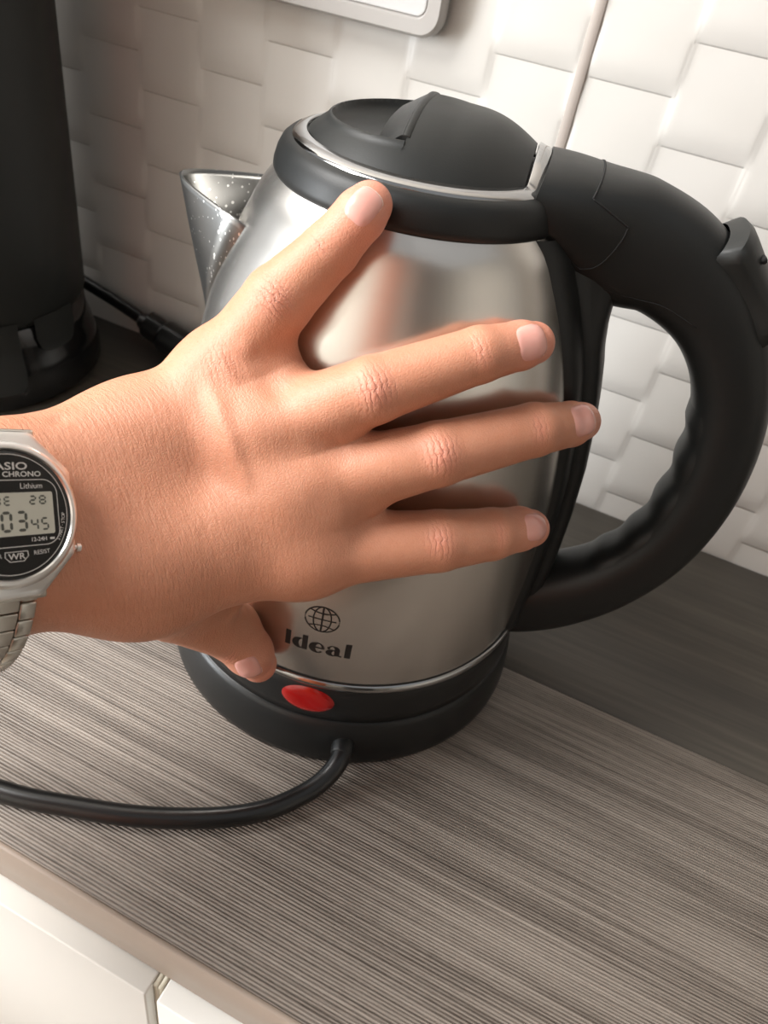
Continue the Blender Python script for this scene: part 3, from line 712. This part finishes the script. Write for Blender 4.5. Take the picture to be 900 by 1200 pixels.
# nails: centre px, px towards the tip, half width mm, half length mm
M['nail'] = mat('nail', S(222, 164, 152), .26); M['nail'].node_tree.nodes['Principled BSDF'].inputs['Subsurface Weight'].default_value = .12; M['nail'].node_tree.nodes['Principled BSDF'].inputs['Subsurface Scale'].default_value = .001
M['nail_edge'] = mat('nail_edge', S(236, 204, 192), .3)
def nail(u, v, u2, v2, hw, hl):
    c = see(u, v); n0 = grad(c[None])[0]; ax = see(u2, v2) - c; ax -= n0 * (ax @ n0); ax /= np.linalg.norm(ax); by = np.cross(n0, ax); na, nr = 36, 10
    pts = []; off = []; edge = []
    for i in range(nr + 1):
        q = i / nr
        for k in range(na):
            a = 2 * math.pi * k / na; ca, sa = math.cos(a), math.sin(a); ex = 2 / 3.2
            x = q * hl * math.copysign(abs(ca) ** ex, ca); y = q * hw * math.copysign(abs(sa) ** ex, sa)
            pts.append(c + ax * x + by * y + n0 * 2.5); off.append((.42 + .25 * max(0, ca) * q) * (1 - q ** 8) - .25 * q ** 8 * (0 if ca > .6 else 1)); edge.append(ca > 0 and q > .88)
    P_ = np.array(pts)
    for _ in range(40): P_ = P_ - n0 * hand_sdf(P_)[:, None] * .8
    g_ = grad(P_); P_ = P_ + g_ * np.array(off)[:, None]
    ob = obj('nail', P_ * MM, grid_faces(nr + 1, na, wrap=True), M['nail'], hd)
    ob.data.materials.append(M['nail_edge'])
    for f in ob.data.polygons:
        if all(edge[i] for i in f.vertices) and sum(abs(((np.array(pts[i]) - c) @ by)) < hw * .97 for i in f.vertices) > 2: f.material_index = 1
nail(427, 239, 438, 227, 4.0, 4.9)
nail(626, 400, 640, 396, 5.0, 5.1)
nail(686, 491, 697, 488, 5.0, 6.4)
nail(632, 617, 640, 616, 4.6, 6.2)
nail(291, 785, 301, 796, 4.4, 5.2)

# ------------------------------------------------------------------ wristwatch
WP = np.array([-30.1464,-143.3602,152.3165]); W1 = np.array([0.31351773,0.86789686,-0.38530725]); W2 = np.array([-0.44307576,0.49258972,0.74902552]); W3 = np.array([0.83987529,-0.06411248,0.53897967])
def wf_(x, y, z): return (WP + W1 * x + W2 * y + W3 * z) * MM
wa = thing('wristwatch', 'steel digital wristwatch with round black face worn on the wrist', 'watch', tuple((WP * MM).tolist()))
def wobj(name, VF, m, parent=None, **kw): return obj(name, [wf_(*v) for v in VF[0]], VF[1], m, parent or wa, **kw)
RW = 16.0
def loft(loops, cap=True, bottom=False):
    n = len(loops[0]); V = [p for l in loops for p in l]; F = grid_faces(len(loops), n, wrap=True)
    if cap: F.append(tuple((len(loops) - 1) * n + i for i in range(n)))
    if bottom: F.append(tuple(range(n))[::-1])
    return V, F
def circ_(r, z, n=96): return [(r * math.cos(2 * math.pi * i / n), r * math.sin(2 * math.pi * i / n), z) for i in range(n)]
# case: lugged plate under the round bezel
def case_loop(s, z, n=96):
    P_ = []
    for i in range(n):
        a = 2 * math.pi * i / n; c, s_ = math.cos(a), math.sin(a)
        r = min(15.9 / max(abs(c), 1e-6), 18.6 / max(abs(s_), 1e-6), 25.5 / (abs(c) + abs(s_)) ** 1.0 * 1.0, 20.6); r = max(r, 15.6)
        P_.append((r * s * c, r * s * s_, z))
    return P_
wobj('case', loft([case_loop(.86, -7.6), case_loop(.97, -6.4), case_loop(1.0, -2.6), case_loop(.985, -1.9), case_loop(.93, -1.5)], bottom=True), M['watch_steel'], sharp=30)
wobj('bezel', loft([circ_(16.2, -1.9), circ_(16.3, -1.0), circ_(15.9, -.2), circ_(15.2, .15), circ_(14.5, .1), circ_(14.2, -.35)], cap=False), M['watch_steel'], sharp=45)
M['face'] = mat('watch_face', (.010, .011, .011), .18); M['face_ring'] = mat('face_ring', (.006, .006, .006), .25); M['lcd'] = mat('lcd_grey', S(196, 198, 186), .22); M['lcd_dark'] = mat('lcd_segment', S(74, 78, 72), .4); M['print'] = mat('white_print', S(208, 208, 205), .5)
wobj('face', loft([circ_(14.25, -.5), circ_(14.2, -.30), circ_(13.0, -.28), circ_(.01, -.26)]), M['face'])
def flat(v2, f, z): return [(x, y, z) for x, y in v2], f
def ring2(r0, r1, n=96): v, f = band2d(arc(0, 0, r0, r0, 0, 360, n), arc(0, 0, r1, r1, 0, 360, n)); return v, f
face = [o for o in wa.children if o.name.startswith('face')][0]
wobj('print_ring', flat(*ring2(13.15, 13.32), -.20), M['print'], face, smooth=False)
def rr2(x0, x1, y0, y1, r, n=8): return rounded(x0, x1, y0, y1, r, n)
A_ = rr2(-11.2, 11.2, -7.2, 7.6, 3.4); B_ = rr2(-11.03, 11.03, -7.03, 7.43, 3.25); A_.append(A_[0]); B_.append(B_[0])
wobj('print_frame', flat(*band2d(A_, B_), -.20), M['print'], face, smooth=False)
wobj('display', slab2 if False else ([(x, y, -.19) for x, y in rr2(-10.0, 10.0, -4.75, 4.75, .5)], [tuple(range(36))]), M['lcd'], face, smooth=False)
disp_o = [o for o in face.children if o.name.startswith('display')][0]
def text(s, size, x, y, z, m, name, align='CENTER', sx=1.0, rot=0.0, bold=0.0):
    cu = bpy.data.curves.new(name, 'FONT'); cu.body = s; cu.size = size; cu.align_x = align; cu.align_y = 'CENTER'; cu.resolution_u = 3; cu.offset = bold
    o = bpy.data.objects.new(name, cu); C.objects.link(o)
    dg = bpy.context.evaluated_depsgraph_get(); me_ = bpy.data.meshes.new_from_object(o.evaluated_get(dg))
    V = [v.co.copy() for v in me_.vertices]; F = [tuple(p.vertices) for p in me_.polygons]
    bpy.data.objects.remove(o); bpy.data.meshes.remove(me_)
    c, s_ = math.cos(rot), math.sin(rot)
    return wobj(name, ([(x + (v.x * sx) * c - v.y * s_, y + (v.x * sx) * s_ + v.y * c, z) for v in V], F), m, face, smooth=False)
text('CASIO', 2.3, -.3, 10.5, -.18, M['print'], 'lettering', sx=1.5, bold=.03)
text('ALARM CHRONO', 1.62, -.2, 8.75, -.18, M['print'], 'lettering', sx=1.22, bold=.03)
text('r', 1.7, -2.6, 6.15, -.18, M['print'], 'lettering')
text('Lithium', 1.75, 5.2, 6.1, -.18, M['print'], 'lettering')
text('12-24H', 1.25, 6.0, -5.85, -.18, M['print'], 'lettering', bold=.015)
wobj('lettering', flat([(8.6, -6.1), (9.7, -6.1), (9.7, -5.6), (8.6, -5.6)], [(0, 1, 2, 3)], -.18), M['print'], face, smooth=False)
text('WR', 1.9, .6, -9.25, -.18, M['print'], 'lettering', sx=1.2, bold=.02)
A_ = [(-2.0, -8.1), (3.2, -8.1), (3.3, -9.3), (2.2, -10.4), (-1.0, -10.4), (-2.1, -9.3), (-2.0, -8.1)]; B_ = [(.6 + (x - .6) * .93, -9.25 + (y + 9.25) * .86) for x, y in A_]
wobj('lettering', flat(*band2d(A_, B_), -.18), M['print'], face, smooth=False)
text('RESIST', 1.35, 6.4, -8.75, -.18, M['print'], 'lettering', rot=.04); text('WATER', 1.35, -5.0, -8.9, -.18, M['print'], 'lettering')
st = 'START\u00b7STOP'
for i, ch in enumerate(st):
    a = math.radians(-30 + 3.1 * i); text(ch, 1.15, 12.3 * math.cos(a), 12.3 * math.sin(a), -.18, M['print'], 'lettering', rot=a + math.pi / 2)
# seven segment figures
def seg(digit, x, y, w, h, t):
    on = {'0': 'abcdef', '1': 'bc', '2': 'abged', '3': 'abgcd', '4': 'fgbc', '5': 'afgcd', '8': 'abcdefg', 'E': 'afged', 'U': 'fedcb', 'T': 'aij'}[digit]; P_ = []; g_ = t * .18
    def bar(x0, y0, x1, y1):
        d = math.hypot(x1 - x0, y1 - y0); ux, uy = (x1 - x0) / d, (y1 - y0) / d; nx, ny = -uy * t / 2, ux * t / 2; k = t / 2
        P_.append(([(x0 + ux * g_, y0 + uy * g_), (x0 + ux * (k + g_) + nx, y0 + uy * (k + g_) + ny), (x1 - ux * (k + g_) + nx, y1 - uy * (k + g_) + ny), (x1 - ux * g_, y1 - uy * g_), (x1 - ux * (k + g_) - nx, y1 - uy * (k + g_) - ny), (x0 + ux * (k + g_) - nx, y0 + uy * (k + g_) - ny)], [(0, 1, 2, 3, 4, 5)]))
    x0, x1, y0, ym, y1 = x + t / 2, x + w - t / 2, y + t / 2, y + h / 2, y + h - t / 2
    D_ = dict(a=(x0, y1, x1, y1), b=(x1, ym, x1, y1), c=(x1, y0, x1, ym), d=(x0, y0, x1, y0), e=(x0, y0, x0, ym), f=(x0, ym, x0, y1), g=(x0, ym, x1, ym), i=((x0 + x1) / 2, ym, (x0 + x1) / 2, y1), j=((x0 + x1) / 2, y0, (x0 + x1) / 2, ym))
    for c in on: bar(*D_[c])
    V = []; F = []
    for v, f in P_: o = len(V); V += [(a_, b_, -.17) for a_, b_ in v]; F += [tuple(i + o for i in q) for q in f]
    wobj('numeral', (V, F), M['lcd_dark'], face, smooth=False)
for ch, x, y, w, h, t in [('T', -5.6, 1.9, 1.5, 2.1, .38), ('U', -3.5, 1.9, 1.6, 2.1, .38), ('E', -1.3, 1.9, 1.6, 2.1, .38), ('2', 4.4, 1.9, 1.7, 2.1, .40), ('8', 6.7, 1.9, 1.7, 2.1, .40),
                          ('1', -8.9, -3.9, 2.4, 4.6, .62), ('0', -5.9, -3.9, 2.5, 4.6, .62), ('0', -2.3, -3.9, 2.6, 4.6, .66), ('3', 1.1, -3.9, 2.6, 4.6, .66), ('4', 4.4, -3.9, 1.8, 2.9, .42), ('5', 6.8, -3.9, 1.8, 2.9, .42)]: seg(ch, x, y, w, h, t)
wobj('numeral', ([(-2.95, -2.9, -.17), (-2.6, -2.9, -.17), (-2.6, -2.3, -.17), (-2.95, -2.3, -.17), (-2.95, -1.2, -.17), (-2.6, -1.2, -.17), (-2.6, -.6, -.17), (-2.95, -.6, -.17)], [(0, 1, 2, 3), (4, 5, 6, 7)]), M['lcd_dark'], face, smooth=False)
# push buttons
for yb in (-8.2, 8.2):
    for s in ((1,) if yb < 0 else (-1,)):
        xb = s * 13.6
        pth = [(xb, yb, -3.6), (s * 16.6, yb * 1.05, -3.6), (s * 17.0, yb * 1.05, -3.6)]
        wobj('button', tube(pth[:2] + [(s * 16.7, yb * 1.05, -3.6), (s * 17.7, yb * 1.06, -3.6), (s * 18.0, yb * 1.06, -3.6)], [.7, .7, 1.15, 1.15, .7], 14), M['watch_steel'], sharp=40)
# bracelet: rows of links following the wrist
def wrist_path():
    ax = W1; cen = (np.array(ARM[0][1][:3]) + np.array(ARM[1][1][:3])) / 2; cen = cen + ax * ((WP - cen) @ ax)
    th = np.linspace(0, 2 * math.pi, 361)[:-1]; dirs = np.cos(th)[:, None] * W3 + np.sin(th)[:, None] * W2; R_ = np.full(360, 10.0)
    for _ in range(80): R_ = R_ + np.clip((1.5 - hand_sdf(cen + dirs * R_[:, None])) * -1, -9, 9) * -.8
    return cen + dirs * R_[:, None]
WPATH = wrist_path()

Ssum = np.concatenate([[0], np.cumsum(np.linalg.norm(np.roll(WPATH, -1, 0) - WPATH, axis=1))]); LEN = Ssum[-1]
def wat(s):
    s = s % LEN; i = int(np.searchsorted(Ssum, s, 'right') - 1); f_ = (s - Ssum[i]) / (Ssum[i + 1] - Ssum[i]); a = WPATH[i % 360]; b = WPATH[(i + 1) % 360]
    return a + (b - a) * f_, (b - a) / np.linalg.norm(b - a)
PITCH = 4.6
def link_mesh(w):
    V, F = box(-w / 2, w / 2, -PITCH / 2 + .12, PITCH / 2 - .12, -.75, .75, .42, 2); me_ = mesh('link', np.array(V) * MM, F); me_.materials.append(M['link_steel']); return me_
LM = {'mid': link_mesh(8.4), 'side': link_mesh(3.9)}
first = None
# start where the path clears the case on either side
s0 = next(s for s in np.arange(0, 60, .1) if (wat(s)[0] - WP) @ W2 > 17.6); s1 = LEN - next(s for s in np.arange(0, 60, .1) if (WP - wat(-s)[0]) @ W2 > 17.6)
nrow = int((s1 - s0) / PITCH)
for k in range(nrow + 1):
    for x, kind in ((0, 'mid'), (-6.3, 'side'), (6.3, 'side')):
        s = s0 + (k + (.5 if kind == 'mid' else 0)) * (s1 - s0) / nrow
        if kind == 'mid' and k == nrow: continue
        p, t = wat(s); p = p; n_ = np.cross(W1, t); n_ /= np.linalg.norm(n_)
        cen_ = WPATH.mean(0)
        if n_ @ (p - cen_) < 0: n_ = -n_
        o = bpy.data.objects.new('link', LM[kind]); link(o, wa)
        q = p + W1 * x - WP; ta = np.cross(n_, W1)
        o.matrix_basis = Matrix(((W1[0], ta[0], n_[0], q[0] * MM), (W1[1], ta[1], n_[1], q[1] * MM), (W1[2], ta[2], n_[2], q[2] * MM), (0, 0, 0, 1)))
for sgn_ in (1, -1):     # end pieces hooked between the lugs
    wobj('end_link', box(-8.6, 8.6, 15.2 * sgn_ if sgn_ > 0 else -19.2, 19.2 if sgn_ > 0 else -15.2, -5.2, -2.9, .7, 3), M['link_steel'], sharp=40)
